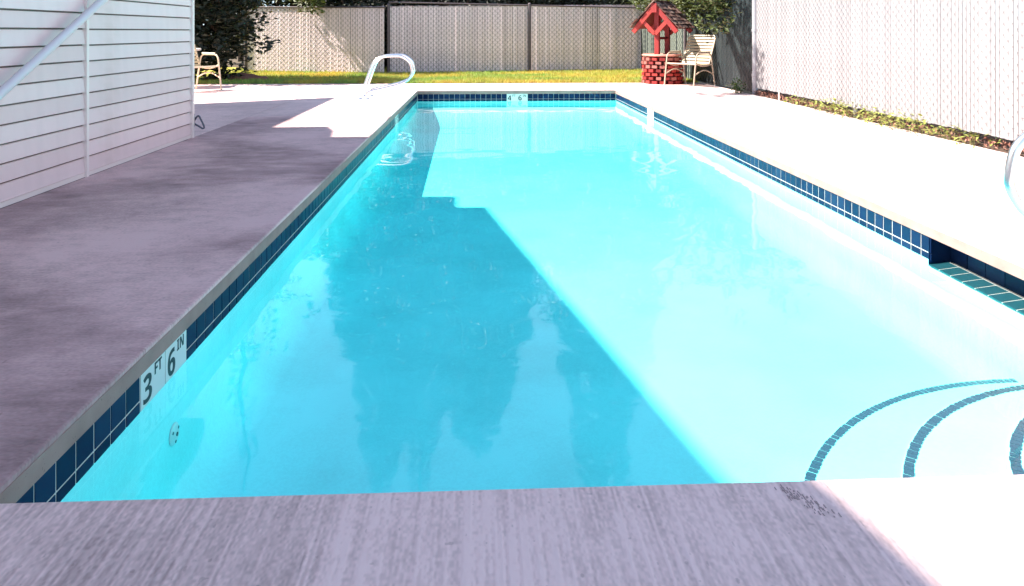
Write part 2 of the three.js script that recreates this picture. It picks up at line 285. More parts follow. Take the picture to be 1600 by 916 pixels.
// ---------------------------------------------------------------- house on the left
{
  const h = thing('house', 'white vinyl sided house along the left side of the pool', 'house');
  const X = -3.107, Z1 = -7.97, Z2 = 3.2;
  const rake = [[-7.97, 2.45], [-7.53, 2.58], [-3.16, 3.56], [-1.85, 4.18], [-1.5, 4.27], [1.0, 4.9], [8, 3.0]];
  const prof = new THREE.Shape([[7.97, -0.05], ...rake.map(([z, y]) => [-z, y]), [-8, -0.05]].map((p) => new THREE.Vector2(...p)));
  const wg = new THREE.ExtrudeGeometry(prof, { depth: 0.2, bevelEnabled: false }); wg.rotateY(Math.PI / 2); wg.translate(X - 0.22, 0, 0);
  part('wall', wg, std([0.13, 0.10, 0.09], 0.8), h);
  part('wall', [boxTo(-12, X - 0.22, -0.05, 2.3, Z1, Z1 + 0.2), boxTo(-12.2, -12, -0.05, 3, -7.8, 8), boxTo(-12, X - 0.22, -0.05, 2.9, 7.8, 8)], white, h);
  // lapped siding, board by board, in two runs parted by a trim
  const bh = 0.1264, prof2 = (l) => { const s = new THREE.Shape([[0, 0.0], [0.021, 0], [0.0225, 0.003], [0.0205, 0.010], [0.007, bh - 0.014], [0, bh - 0.012]].map((p) => new THREE.Vector2(...p))); const g = new THREE.ExtrudeGeometry(s, { depth: l, bevelEnabled: false }); return g; };
  const vinylMap = texture(512, (u, v) => { const g = fbm(u, v, 3, 40, 4, 63), d = sstep(0.5, 0.8, fbm(u, v, 6, 8, 5, 66)); const k = 0.93 + 0.1 * g - 0.07 * d; return [k, k * (1 - 0.01 * d), k * (1 - 0.03 * d)]; }); vinylMap.repeat.set(1, 0.35);
  const vin = [0, 1, 2].map((k) => std([0.83 - 0.03 * k, 0.645 - 0.03 * k, 0.64 - 0.03 * k], 0.45, { map: vinylMap }));
  const TZ = -5.86, runs = [[Z1 + 0.03, TZ - 0.018], [TZ + 0.018, Z2]], rr = rng(3);
  runs.forEach(([a, b], q) => { const g = prof2(b - a); for (let k = 0; k < 20; k++) part('siding_board', g, vin[Math.floor(rr() * 3)], h, [X - 0.02, 0.035 + k * bh + q * 0.003, a]); });
  part('base_board', boxTo(X - 0.02, X - 0.004, 0.0, 0.036, Z1, Z2), trimWhite, h);
  part('seam_trim', boxTo(X - 0.02, X + 0.014, 0.0, 2.55, TZ - 0.0175, TZ + 0.0175), trimWhite, h);
  part('corner_post', boxTo(X - 0.05, X + 0.016, 0.0, 2.5, Z1 - 0.02, Z1 + 0.029), trimWhite, h);
  part('frieze_board', boxTo(X - 0.02, X + 0.03, 2.565, 2.7, -7.4, Z2), trimWhite, h);
  // roof over the gable, its verge standing out over the wall
  const up = rake.slice(1).map(([z, y]) => [-z, y]), dn = rake.slice(1).map(([z, y]) => [-z, y - 0.16]).reverse();
  const rg = new THREE.ExtrudeGeometry(new THREE.Shape([...up, ...dn].map((p) => new THREE.Vector2(...p))), { depth: 9.3, bevelEnabled: false }); rg.rotateY(Math.PI / 2); rg.translate(-12.15, 0.005, 0);
  part('roof', rg, std([0.16, 0.12, 0.10], 0.9), h);
  // low roof and wall of the rear wing
  const low = new THREE.Shape([[-3.30, 7.54], [-3.76, 7.54], [-3.8, 7.95], [-3.92, 8.0], [-4.0, 8.5], [-4.14, 8.87], [-4.79, 8.83], [-4.80, 12.72], [-6.79, 11.7], [-12, 11.7], [-12, 7.54]].map((p) => new THREE.Vector2(...p)));
  const lg = new THREE.ExtrudeGeometry(low, { depth: 0.14, bevelEnabled: false }); lg.rotateX(-Math.PI / 2); lg.translate(0, 2.44, 0);
  part('rear_roof', lg, std([0.16, 0.12, 0.10], 0.9), h);
  part('rear_wall', boxTo(-11.8, -5.6, -0.05, 2.438, -11.4, Z1 - 0.002), white, h);
}
{ // slanting pipe rail on the siding
  const o = thing('wall_handrail', 'white pipe handrail slanting up across the white siding', 'handrail', [-3.02, 0, -4.66]);
  part('rail', tube([[0, 0.03, 1.36], [0, 0.738, 0], [0, 1.4, -1.276], [0, 2.28, -2.97]], 0.030, false, 60, 14), std([0.62, 0.56, 0.60], 0.35), o);
  for (const t of [0.75, -2.6]) part('bracket', [box(0.075, 0.016, 0.016, -0.04, 0.738 - t * 0.5198 - 0.02, t), box(0.008, 0.07, 0.05, -0.068, 0.738 - t * 0.5198 - 0.02, t)], trimWhite, o);
}
{ // small wire hook at the foot of the house corner
  const o = thing('hose_hook', 'small dark metal hook low on the house corner', 'hook', [-3.08, 0, -8.01]);
  part('loop', tube([[-0.03, 0.17, 0], [0.02, 0.23, 0], [0.05, 0.19, 0.0], [0.085, 0.11, 0], [0.07, 0.095, 0.01], [0.03, 0.12, 0.01], [-0.03, 0.15, 0]], 0.010, false, 40, 8), std([0.12, 0.12, 0.15], 0.5, { metalness: 0.5 }), o);
  part('base_plate', box(0.02, 0.14, 0.04, -0.03, 0.18, 0), std([0.2, 0.2, 0.24], 0.5), o);
}

// ---------------------------------------------------------------- fences
function linkWire(L, y0, y1, p, r) { // woven zigzag wires, one after another
  const pos = [], idx = [], n = Math.floor(L / p), step = p * 0.92, m = Math.ceil((y1 - y0) / step);
  for (let i = 0; i < n; i++) {
    const base = pos.length / 3;
    for (let k = 0; k <= m; k++) { const x = (i + ((k + i) % 2 ? 1.05 : -0.05)) * p, y = Math.min(y1, y0 + k * step), zz = 0.004 + ((k + i) % 2 ? 0.002 : -0.001); for (let s = 0; s < 3; s++) { const a = s * 2.094 + 0.5; pos.push(x, y + r * Math.cos(a) * 1.3, zz + r * Math.sin(a)); } }
    for (let k = 0; k < m; k++) for (let s = 0; s < 3; s++) { const a = base + k * 3 + s, b = base + k * 3 + (s + 1) % 3, c = a + 3, d = b + 3; idx.push(a, c, b, b, c, d); }
  }
  const g = new THREE.BufferGeometry(); g.setAttribute('position', new THREE.Float32BufferAttribute(pos, 3)); g.setIndex(idx); g.computeVertexNormals();
  g.setAttribute('uv', new THREE.Float32BufferAttribute(new Float32Array(pos.length / 3 * 2), 2)); return g;
}
function fence(name, label, a, b, o) {
  const dx = b[0] - a[0], dz = b[1] - a[1], L = Math.hypot(dx, dz), f = thing(name, label, 'fence', [a[0], 0, a[1]], Math.atan2(-dz, dx));
  const p = o.pitch, n = Math.floor(L / p), r = rng(o.seed), hAt = (t) => mix(o.h0, o.h1, t), list = o.mats.map(() => []);
  const shared = new THREE.BoxGeometry(p * 0.9, 1, 0.006);
  for (let i = 0; i < n; i++) {
    const t = (i + 0.5) / n, top = hAt(t) - 0.006 + (r() - 0.5) * 0.012, bot = o.gap + (r() - 0.5) * 0.012, x = (i + 0.5) * p + (r() - 0.5) * 0.004, k = Math.min(o.mats.length - 1, Math.floor(r() * o.mats.length)), ry = (r() - 0.5) * (o.twist ?? 0.1), mat = o.pick ? o.pick(t, r) : o.mats[k];
    if (o.single) { const m = part('slat', shared, mat, f, [x, (top + bot) / 2, -0.008], [0, ry, 0]); m.scale.y = top - bot; }
    else { const g = box(p * 0.9, top - bot, 0.006); g.rotateY(ry); g.translate(x, (top + bot) / 2, -0.008); list[o.mats.indexOf(mat)].push(g); }
  }
  if (!o.single) list.forEach((l, k) => { if (l.length) part('slats', l, o.mats[k], f).userData.kind = 'stuff'; });
  const wire = part('chain_link', linkWire(L, o.gap, Math.min(o.h0, o.h1) - 0.02, p, o.wire ?? 0.0028), o.wireMat, f); wire.userData.kind = 'stuff';
  if (o.h0 !== o.h1) { const q = wire.geometry.attributes.position, hm = Math.min(o.h0, o.h1) - 0.02 - o.gap; for (let i = 0; i < q.count; i++) q.setY(i, o.gap + (q.getY(i) - o.gap) * (hAt(q.getX(i) / L) - 0.02 - o.gap) / hm); }
  const rail = new THREE.CylinderGeometry(0.021, 0.021, L, 12); rail.rotateZ(Math.PI / 2 - Math.atan2(o.h1 - o.h0, L)); rail.translate(L / 2, (o.h0 + o.h1) / 2, o.railZ ?? -0.03); part('top_rail', rail, o.postMat, f);
  for (const [t, rad, hh, zz] of o.posts) { const y = hh ?? hAt(t / L) + 0.02, g = new THREE.CylinderGeometry(rad, rad, y, 14); const cap = new THREE.SphereGeometry(rad * 1.12, 12, 6, 0, 6.3, 0, 1.6); g.translate(0, y / 2, 0); cap.translate(0, y, 0); part('post', [g, cap], o.postMat, f, [t, 0, zz ?? 0.03]); }
  return f;
}
const slatMap = texture(256, (u, v) => { const k = 0.86 + 0.16 * fbm(u, v, 4, 9, 4, 83) - 0.10 * sstep(0.55, 0.85, fbm(u, v, 3, 4, 4, 86)); return [k, k * 0.995, k * 0.985]; });
const slatWhite = [0, 1, 2].map((k) => std([0.355 - 0.03 * k, 0.345 - 0.03 * k, 0.365 - 0.03 * k], 0.5, { map: slatMap }));
const slatGrey = [0, 1, 2].map((k) => std([0.91 - 0.07 * k, 0.77 - 0.06 * k, 0.82 - 0.06 * k], 0.4, { map: slatMap }));
const slatGreen = [[0.013, 0.020, 0.025], [0.019, 0.028, 0.032], [0.009, 0.015, 0.019], [0.15, 0.17, 0.15]].map((c) => std(c, 0.6));
const galv = std([0.33, 0.32, 0.35], 0.45, { metalness: 0.3 }), darkPost = std([0.085, 0.065, 0.075], 0.6), wireGrey = std([0.17, 0.14, 0.14], 0.5), wireWhite = std([0.27, 0.26, 0.275], 0.5), wireGreen = std([0.05, 0.07, 0.07], 0.5);
{
  const a = [-2.47, -19.75], b = [5.0, -21.1], L = Math.hypot(7.47, 1.35), at = (x) => (x - a[0]) / 7.47 * L;
  fence('back_fence', 'sunlit end panel of grey slatted fence beside the dark left tree', [-6.7, -20.95], [-2.53, -19.65], { pitch: 0.072, gap: 0.03, h0: 1.80, h1: 1.84, mats: slatGrey, wireMat: wireGrey, postMat: darkPost, seed: 30, posts: [[0.05, 0.043]], railZ: 0.01, twist: 0.3, wire: 0.0038 });
  fence('back_fence', 'long grey chain link fence with slats behind the middle of the lawn', a, b, { pitch: 0.072, gap: 0.03, h0: 1.84, h1: 1.94, mats: slatGrey, wireMat: wireGrey, postMat: darkPost, seed: 31, posts: [at(-2.47), at(1.407), at(4.95)].map((t) => [t, 0.043]), railZ: 0.01, twist: 0.6, wire: 0.0045 });
  fence('side_fence', 'white slatted chain link fence along the right deck', [5.04, -12.98], [5.04, -2.4], { pitch: 0.06, gap: 0.12, h0: 2.1, h1: 2.1, mats: slatWhite, wireMat: wireWhite, postMat: galv, seed: 32, single: true, posts: [[3.4, 0.03, undefined, -0.05], [6.8, 0.03, undefined, -0.05], [10.2, 0.03, undefined, -0.05]], twist: 0.12, railZ: -0.05, wire: 0.0027 });
  fence('green_fence', 'dark green slatted fence behind the wishing well and chair', [4.72, -21.0], [5.04, -13.08], { pitch: 0.075, gap: 0.03, h0: 1.98, h1: 2.1, mats: slatGreen, wireMat: wireGreen, postMat: darkPost, seed: 33, posts: [[4.1, 0.035]], pick: (t, r) => (r() < (t < 0.55 ? 0.75 : 0.03) ? slatGreen[3] : slatGreen[Math.floor(r() * 3)]) });
  const gp = thing('gate_post', 'tall grey round post at the end of the white fence', 'post', [5.04, 0, -13.03]);
  const c1 = new THREE.CylinderGeometry(0.052, 0.052, 2.3, 20); c1.translate(0, 1.15, 0); part('pole', c1, galv, gp);
  const c2 = new THREE.CylinderGeometry(0.06, 0.06, 0.05, 20); for (const y of [0.35, 1.17, 1.8]) part('band', c2, galv, gp, [0, y, 0]);
  const c3 = new THREE.SphereGeometry(0.06, 16, 8, 0, 6.3, 0, 1.6); part('cap', c3, galv, gp, [0, 2.3, 0]);
  const sp = thing('stub_post', 'short thin white stake under the white fence near the gate post', 'stake', [4.97, 0, -11.8]);
  const c4 = new THREE.CylinderGeometry(0.012, 0.012, 0.16, 10); c4.translate(0, 0.08, 0); part('stake_shaft', c4, trimWhite, sp); part('stake_cap', box(0.03, 0.012, 0.03, 0, 0.162, 0), trimWhite, sp);
}
{ // soil bank and litter under the white fence
  const g = new THREE.PlaneGeometry(1.2, 12.4, 10, 120); g.rotateX(-Math.PI / 2); const p = g.attributes.position;
  for (let i = 0; i < p.count; i++) { const x = p.getX(i), z = p.getZ(i); p.setY(i, -0.03 + 0.16 * sstep(-0.55, 0.0, x) + 0.05 * (vn(x * 9 + 20, z * 9 + 90, 999, 999, 5) - 0.5)); }
  g.computeVertexNormals(); g.translate(5.57, 0, -7.0);
  const m = new THREE.Mesh(g, std([0.085, 0.055, 0.04], 0.95, { map: texture(256, (u, v) => { const k = 0.5 + 0.8 * fbm(u, v, 24, 24, 4, 51); return [k, k * 0.9, k * 0.8]; }) })); m.name = 'soil_bank'; m.userData.kind = 'structure'; m.receiveShadow = true; scene.add(m);
  const r = rng(61), lg = new THREE.BufferGeometry(); lg.setAttribute('position', new THREE.Float32BufferAttribute([-0.02, 0, 0, 0, 0.004, -0.012, 0.022, 0.002, 0, -0.02, 0, 0, 0.022, 0.002, 0, 0, 0.006, 0.012], 3)); lg.computeVertexNormals();
  const N = 1500, im = new THREE.InstancedMesh(lg, std([0.24, 0.13, 0.10], 0.9), N), M = new THREE.Matrix4(), q = new THREE.Quaternion(), c = new THREE.Color();
  for (let i = 0; i < N; i++) { M.compose(new THREE.Vector3(4.98 + r() * 0.2, 0.01 + r() * 0.06, -2.5 - Math.pow(r(), 0.7) * 10.5), q.setFromEuler(new THREE.Euler(r() * 3, r() * 6, r() * 3)), new THREE.Vector3(1, 1, 1).multiplyScalar(0.6 + r())); im.setMatrixAt(i, M); const k = r(); c.setRGB(0.4 + k * 1.3, 0.4 + k, 0.4 + k * 0.9); im.setColorAt(i, c); }
  im.name = 'leaf_litter'; im.userData = { kind: 'stuff', label: 'dry brown leaf litter in the gap under the white fence', category: 'leaf litter' }; im.castShadow = true; scene.add(im);
}

// ---------------------------------------------------------------- foliage
const leafGeo = (() => { const g = new THREE.BufferGeometry(); g.setAttribute('position', new THREE.Float32BufferAttribute([0, 0, 0, 0.27, 0.10, 0.42, 0, 0.0, 0.55, 0, 0, 0, 0, 0.0, 0.55, -0.27, 0.10, 0.42, 0.27, 0.10, 0.42, 0, -0.06, 1, 0, 0, 0.55, -0.27, 0.10, 0.42, 0, 0, 0.55, 0, -0.06, 1], 3)); g.computeVertexNormals(); return g; })();
const leafMat = (c) => phys(c, 0.55, { transmission: 0.32, thickness: 0 });
function crownInstances(name, parent, blobs, n, size, color, seed, opt = {}) {
  const r = rng(seed), im = new THREE.InstancedMesh(leafGeo, leafMat(color), n), M = new THREE.Matrix4(), q = new THREE.Quaternion(), e = new THREE.Euler(), c = new THREE.Color(), tot = blobs.reduce((s, b) => s + (b[6] ?? b[3] * b[4] * b[5]), 0);
  let i = 0;
  blobs.forEach((b, bi) => {
    const cnt = bi === blobs.length - 1 ? n - i : Math.floor(n * (b[6] ?? b[3] * b[4] * b[5]) / tot), twigs = [];
    for (let k = 0; k < Math.max(6, cnt / (opt.per ?? 14)); k++) { // leaves gather on twigs
      const u = r() * 2 - 1, a = r() * 6.283, s = Math.sqrt(1 - u * u), d = Math.pow(r(), 0.42) * (0.86 + 0.34 * r());
      twigs.push([b[0] + b[3] * d * s * Math.cos(a), b[1] + b[4] * d * u, b[2] + b[5] * d * s * Math.sin(a), 0.6 + 0.7 * r()]);
    }
    const sp = opt.spread ?? 1.5;
    for (let k = 0; k < cnt; k++, i++) {
      const t = twigs[Math.floor(r() * twigs.length)], sz = size * (0.6 + 0.8 * r());
      M.compose(new THREE.Vector3(t[0] + (r() - 0.5) * size * sp * 2, t[1] + (r() - 0.5) * size * sp * 1.2, t[2] + (r() - 0.5) * size * sp * 2), q.setFromEuler(e.set((r() - 0.35) * 1.6, r() * 6.283, (r() - 0.5) * 1.2)), new THREE.Vector3(sz, sz, sz)); im.setMatrixAt(i, M);
      const k2 = t[3] * (0.7 + 0.6 * r()); c.setRGB(k2 * (0.9 + 0.3 * r()), k2, k2 * 0.9); im.setColorAt(i, c);
    }
  });
  im.name = name; im.userData.kind = 'stuff'; im.castShadow = im.receiveShadow = true; parent.add(im); return im;
}
function trunkGeo(h, r0, r1, lean = 0) { return merge([new THREE.TubeGeometry(new THREE.CatmullRomCurve3([[0, -0.1, 0], [lean * 0.3, h * 0.4, 0.05], [lean, h, 0]].map((p) => new THREE.Vector3(...p))), 10, r0, 9), (() => { const g = new THREE.CylinderGeometry(r0 * 1.0, r0 * 1.6, 0.4, 9); g.translate(0, 0.1, 0); return g; })()]); }
function limbs(blobs, h, r, seed) { const k = rng(seed), out = []; for (const b of blobs) for (let i = 0; i < 3; i++) out.push(new THREE.TubeGeometry(new THREE.CatmullRomCurve3([new THREE.Vector3(0, h * (0.4 + 0.4 * k()), 0), new THREE.Vector3(b[0] * 0.5, mix(h * 0.8, b[1], 0.5), b[2] * 0.5), new THREE.Vector3(b[0] + (k() - 0.5) * b[3], b[1] + (k() - 0.2) * b[4], b[2] + (k() - 0.5) * b[5])]), 8, r * (0.35 + 0.3 * k()), 6)); return merge(out); }
function leafTree(name, label, pos, trunkH, blobs, n, size, color, seed, group, opt) {
  const t = thing(name, label, 'tree', pos, 0, group);
  part('trunk', trunkGeo(trunkH, opt?.r0 ?? 0.16, 0.06), bark, t); part('limbs', limbs(blobs, trunkH, 0.07, seed + 1), bark, t);
  crownInstances('crown', t, blobs, n, size, color, seed, opt); return t;
}
// conifer spray: a drooping fan of narrow blades
const sprayGeo = (() => {
  const P = [], r = rng(15), v = (x, y, z) => P.push(x, y, z);
  for (let i = 0; i < 15; i++) { const t = 0.12 + 0.88 * i / 14, s = i % 2 ? 1 : -1, x0 = t * 0.8, len = 0.16 + 0.34 * (1 - Math.abs(t - 0.45)), y0 = -0.22 * t * t, a = 0.7 + 0.3 * r(), dx = Math.cos(a) * len, dz = Math.sin(a) * len * s, w = 0.055; v(x0 - w, y0, 0); v(x0 + w, y0, 0); v(x0 + dx, y0 - 0.06 - 0.06 * r(), dz); }
  v(0, 0, 0.03); v(1, -0.26, 0); v(0, 0, -0.03);
  const g = new THREE.BufferGeometry(); g.setAttribute('position', new THREE.Float32BufferAttribute(P, 3)); g.computeVertexNormals(); return g;
})();
function conifer(label, pos, h, rad, n, seed, color, start = 0.06, pow = 1) {
  const t = thing('conifer', label, 'tree', pos, 0, 'conifers beyond the back fence'), r = rng(seed);
  const g = new THREE.CylinderGeometry(0.03, 0.2, h, 9); g.translate(0, h / 2, 0); part('trunk', g, bark, t);
  const im = new THREE.InstancedMesh(sprayGeo, leafMat(color), n), M = new THREE.Matrix4(), q = new THREE.Quaternion(), e = new THREE.Euler(), c = new THREE.Color();
  for (let i = 0; i < n; i++) {
    const u = Math.pow(r(), 1.35), y = h * (start + (1 - start) * u), R = rad * Math.pow(1 - u, pow) * (0.75 + 0.45 * vn(u * 16 + seed, 0.5, 999, 9, 2)) + 0.12, a = r() * 6.283, k = r() < 0.6 ? 1 : r(), s = R * (0.45 + 0.35 * r()), d = R * k - s * 0.75;
    M.compose(new THREE.Vector3(Math.cos(a) * d, y + (r() - 0.5) * 0.3, -Math.sin(a) * d), q.setFromEuler(e.set((r() - 0.5) * 0.6, a + (r() - 0.5) * 0.7, 0.15 - 0.4 * r(), 'YXZ')), new THREE.Vector3(s, s, s)); im.setMatrixAt(i, M);
    const k2 = 0.55 + 0.8 * r(); c.setRGB(k2, k2, k2 * 0.95); im.setColorAt(i, c);
  }
  im.name = 'crown'; im.userData.kind = 'stuff'; im.castShadow = im.receiveShadow = true; t.add(im); return t;
}
const needle = [0.035, 0.055, 0.028];
conifer('tall pointed conifer straight behind the left fence panel', [-3.4, 0, -26], 16.2, 3.1, 2800, 101, needle);
conifer('tall conifer behind the middle fence panel, left of its centre', [-2.1, 0, -25.5], 15.6, 2.8, 2600, 102, [0.03, 0.05, 0.028]);
conifer('broad rounded conifer behind the middle fence panel', [-0.1, 0, -26], 13.8, 3.1, 2800, 103, needle, 0.05, 0.6);
conifer('slender spire conifer behind the left tree', [-9.0, 0, -28], 16.2, 1.1, 900, 104, needle, 0.05, 0.8);
conifer('tall conifer behind the right end of the back fence', [4.6, 0, -26.5], 18.5, 2.8, 2200, 105, needle, 0.05, 0.8);
leafTree('broadleaf_tree', 'dark spreading tree just behind the left end of the back fence', [-8.5, 0, -24], 4, [[0, 5.5, 0, 3.2, 3.6, 2.2], [2.5, 4.0, 0.3, 2.2, 2.6, 1.8]], 5200, 0.22, [0.035, 0.055, 0.022], 201, 'broadleaf trees beyond the back fence');
leafTree('broadleaf_tree', 'dark rounded tree just behind the middle of the back fence', [-1.2, 0, -23.6], 3.5, [[0, 5.4, 0, 2.9, 4.4, 1.3], [1.6, 3.4, 0, 2, 2.2, 1.1], [-2.2, 3.6, 0.4, 2, 2.3, 1.1]], 9000, 0.2, [0.03, 0.045, 0.022], 202, 'broadleaf trees beyond the back fence');
leafTree('broadleaf_tree', 'dark tree behind the right panel of the back fence', [3.2, 0, -24.4], 4, [[0, 4.8, 0, 2.2, 3.9, 1.4], [2.2, 3.8, 0, 1.9, 2.4, 1.3], [-1.4, 3.3, 0.2, 1.6, 2, 1]], 6000, 0.2, [0.033, 0.05, 0.022], 203, 'broadleaf trees beyond the back fence');
leafTree('broadleaf_tree', 'light green tree spilling over the green fence on the right', [6.2, 0, -17.2], 3, [[0, 3.4, 0, 1.5, 1.5, 2.8, 2.6], [-1.2, 2.1, 1.3, 0.5, 0.55, 2.3, 2.6], [-1.25, 2.05, -2.2, 0.7, 0.5, 1.8, 1.8], [-1.25, 1.6, 2.7, 0.2, 0.55, 0.8, 0.3], [-1.25, 1.3, 1.6, 0.15, 0.5, 0.35, 0.12], [-4.3, 3.2, 4.15, 1.0, 0.25, 0.5, 0.42], [-3.2, 3.1, 3.7, 0.8, 0.25, 0.35, 0.25]], 12000, 0.12, [0.075, 0.10, 0.022], 204);
leafTree('shade_tree', 'dense dark tree drooping to the ground beside the left chair', [-7.0, 0, -17.0], 2.6, [[0, 2.6, 0, 1.9, 2.3, 1.3], [0.7, 1.1, 0.1, 1.35, 0.75, 0.9], [0.9, 3.2, 0.3, 1.3, 1.2, 0.9], [1.15, 1.9, 0.3, 0.9, 0.7, 0.6], [0.5, 0.5, 0.2, 1.35, 0.45, 0.7]], 19500, 0.15, [0.018, 0.028, 0.010], 205, undefined, { spread: 1.3, per: 12 });
leafTree('broadleaf_tree', 'light green leafy branch tree touching the fence top at left', [-5.4, 0, -21.7], 2.2, [[0, 2.6, 0, 1.2, 0.75, 0.7], [-1.6, 2.9, 0, 1.2, 1, 0.7], [0.75, 3.3, 1.9, 0.55, 1.35, 0.9, 1.2], [0.85, 2.6, 1.9, 0.45, 0.6, 0.8, 0.7]], 7000, 0.15, [0.085, 0.12, 0.02], 206);

{
  const hedge = (label, x, z, w, h, seed, col, n = 5200) => { const t = thing('hedge_shrub', label, 'shrub', [x, 0, z], 0, 'shrubs behind the back fence'); part('stems', [-0.5, 0, 0.5].map((k) => tube([[k * 0.5, 0, 0], [k * w * 0.5, h * 0.5, 0.1], [k * w * 0.9, h * 0.85, 0]], 0.035, false, 8, 6)), bark, t); crownInstances('foliage', t, [[0, h * 0.55, 0, w, h * 0.5, 0.8]], n, 0.13, col, seed); };
  hedge('dark shrub over the back fence at its left end', -6.6, -22, 1.9, 3.2, 401, [0.02, 0.032, 0.012]);
  hedge('dark shrub over the back fence between the first posts', -3.4, -21.3, 1.9, 3.3, 402, [0.018, 0.026, 0.012]);
  hedge('dark shrub over the left half of the middle fence panel', -0.9, -21.5, 1.8, 3.3, 403, [0.016, 0.022, 0.011]);
  hedge('dark shrub over the right half of the middle fence panel', 1.4, -22.2, 1.8, 3.4, 404, [0.02, 0.03, 0.012]);
  hedge('dark shrub over the right panel of the back fence', 3.9, -22.9, 2.0, 3.5, 405, [0.022, 0.034, 0.012]);
  hedge('mid green shrub over the corner behind the wishing well', 5.8, -22.4, 1.8, 3.6, 406, [0.05, 0.07, 0.02]);
}
function weed(name, label, pos, n, size, color, seed, group, sp = 0.16, hh = 0.12) {
  const t = thing(name, label, 'plant', pos, 0, group), r = rng(seed), leaves = [], stems = [];
  for (let i = 0; i < n; i++) {
    const a = r() * 6.283, d = Math.pow(r(), 0.7) * sp, x = Math.cos(a) * d * 0.7, z = Math.sin(a) * d, y = hh * (0.2 + 0.8 * r()) * (1 - 0.4 * d / sp), g = leafGeo.clone(), s = size * (0.6 + 0.8 * r());
    g.scale(s, s, s); g.rotateX((r() - 0.5) * 1.4); g.rotateY(r() * 6.283); g.translate(x, y, z); leaves.push(g);
    if (i % 4 === 0) stems.push(new THREE.TubeGeometry(new THREE.LineCurve3(new THREE.Vector3(x * 0.3, -0.02, z * 0.3), new THREE.Vector3(x, y, z)), 1, 0.0022, 4));
  }
  const fol = mergeGeometries(leaves); part('foliage', fol, leafMat(color), t); part('stems', mergeGeometries(stems), std([0.12, 0.13, 0.04], 0.8), t); return t;
}
{
  const spots = [[11.15, 0.5], [10.35, 0.8], [9.85, 1.25], [9.45, 1.0], [8.95, 0.9], [8.55, 0.8], [8.2, 1.1], [7.85, 0.9], [7.45, 0.6], [7.05, 0.4]], word = ['first and smallest', 'second', 'third and bushiest', 'fourth', 'fifth', 'sixth', 'seventh', 'eighth', 'ninth', 'tenth'];
  spots.forEach(([z, s], i) => weed('weed_clump', `yellow green weed under the white fence, ${word[i]} from the gate post`, [4.93 + 0.03 * Math.sin(i * 5), 0.0, -z], Math.round(62 * s + 16), 0.055, [0.27, 0.31, 0.05], 301 + i, 'weeds along the white fence', 0.3, 0.10 + 0.13 * s));
  weed('fence_plant', 'green bushy plant at the foot of the grey gate post', [4.78, 0, -13.22], 130, 0.07, [0.08, 0.14, 0.03], 331, undefined, 0.2, 0.3);
  weed('fence_plant', 'dark weed against the back fence right of the second post', [1.75, 0, -20.7], 90, 0.09, [0.05, 0.07, 0.03], 332, undefined, 0.14, 0.5);
  weed('fence_plant', 'taller dark weed against the back fence near the wishing well', [3.6, 0, -21.2], 160, 0.1, [0.05, 0.07, 0.03], 333, undefined, 0.3, 0.62);
  weed('fence_plant', 'low dark weed at the back fence between two taller ones', [2.95, 0, -21.05], 60, 0.08, [0.045, 0.06, 0.03], 334, undefined, 0.14, 0.4);
  weed('vine_spray', 'yellow green vine leaves on the white fence at the right edge', [4.98, 0.40, -6.2], 30, 0.05, [0.34, 0.36, 0.06], 335, undefined, 0.1, 0.34);
}
{ // low earth mound with bark chips under the left tree
  const g = new THREE.SphereGeometry(1, 28, 12, 0, 6.3, 0, 1.57); g.scale(0.85, 0.22, 0.4); const p = g.attributes.position; for (let i = 0; i < p.count; i++) p.setY(i, p.getY(i) + 0.05 * (vn(p.getX(i) * 7 + 30, p.getZ(i) * 7 + 30, 999, 999, 3) - 0.5)); g.computeVertexNormals(); g.translate(-5.75, -0.05, -17.3);
  const m = new THREE.Mesh(g, std([0.22, 0.10, 0.075], 0.95)); m.name = 'mulch_mound'; m.userData.kind = 'structure'; m.receiveShadow = true; scene.add(m);
}

// ---------------------------------------------------------------- pool handrails
function poolRail(label, pos, turn) {
  const t = thing('pool_handrail', label, 'handrail', pos, turn, 'stainless pool handrails');
  const pts = [[0, -0.01, 0], [0.215, 0.585, 0], [0.375, 0.715, 0], [0.69, 0.73, 0], [0.85, 0.62, 0], [0.885, 0.45, 0], [0.80, 0.315, 0], [0.62, 0.235, 0], [0.20, 0.135, 0], [0.13, 0.10, 0], [0.12, -0.01, 0]];
  part('tube', tube(pts, 0.0225, false, 140, 14, 'catmullrom', 0.35), steel, t);
  for (const x of [0, 0.12]) { const g = new THREE.LatheGeometry([[0.02, 0.03], [0.03, 0.028], [0.048, 0.012], [0.052, 0]].map((p) => new THREE.Vector2(...p)), 20); part('escutcheon', g, steel, t, [x, 0, 0]); }
  return t;
}
poolRail('bent steel grab rail at the far left corner, nearer of the pair', [-2.03, 0, -12.34], 0);
poolRail('bent steel grab rail at the far left corner, farther of the pair', [-2.05, 0, -12.92], 0);
poolRail('bent steel grab rail cut off by the right edge of the picture', [3.305, 0, -3.2], Math.PI);

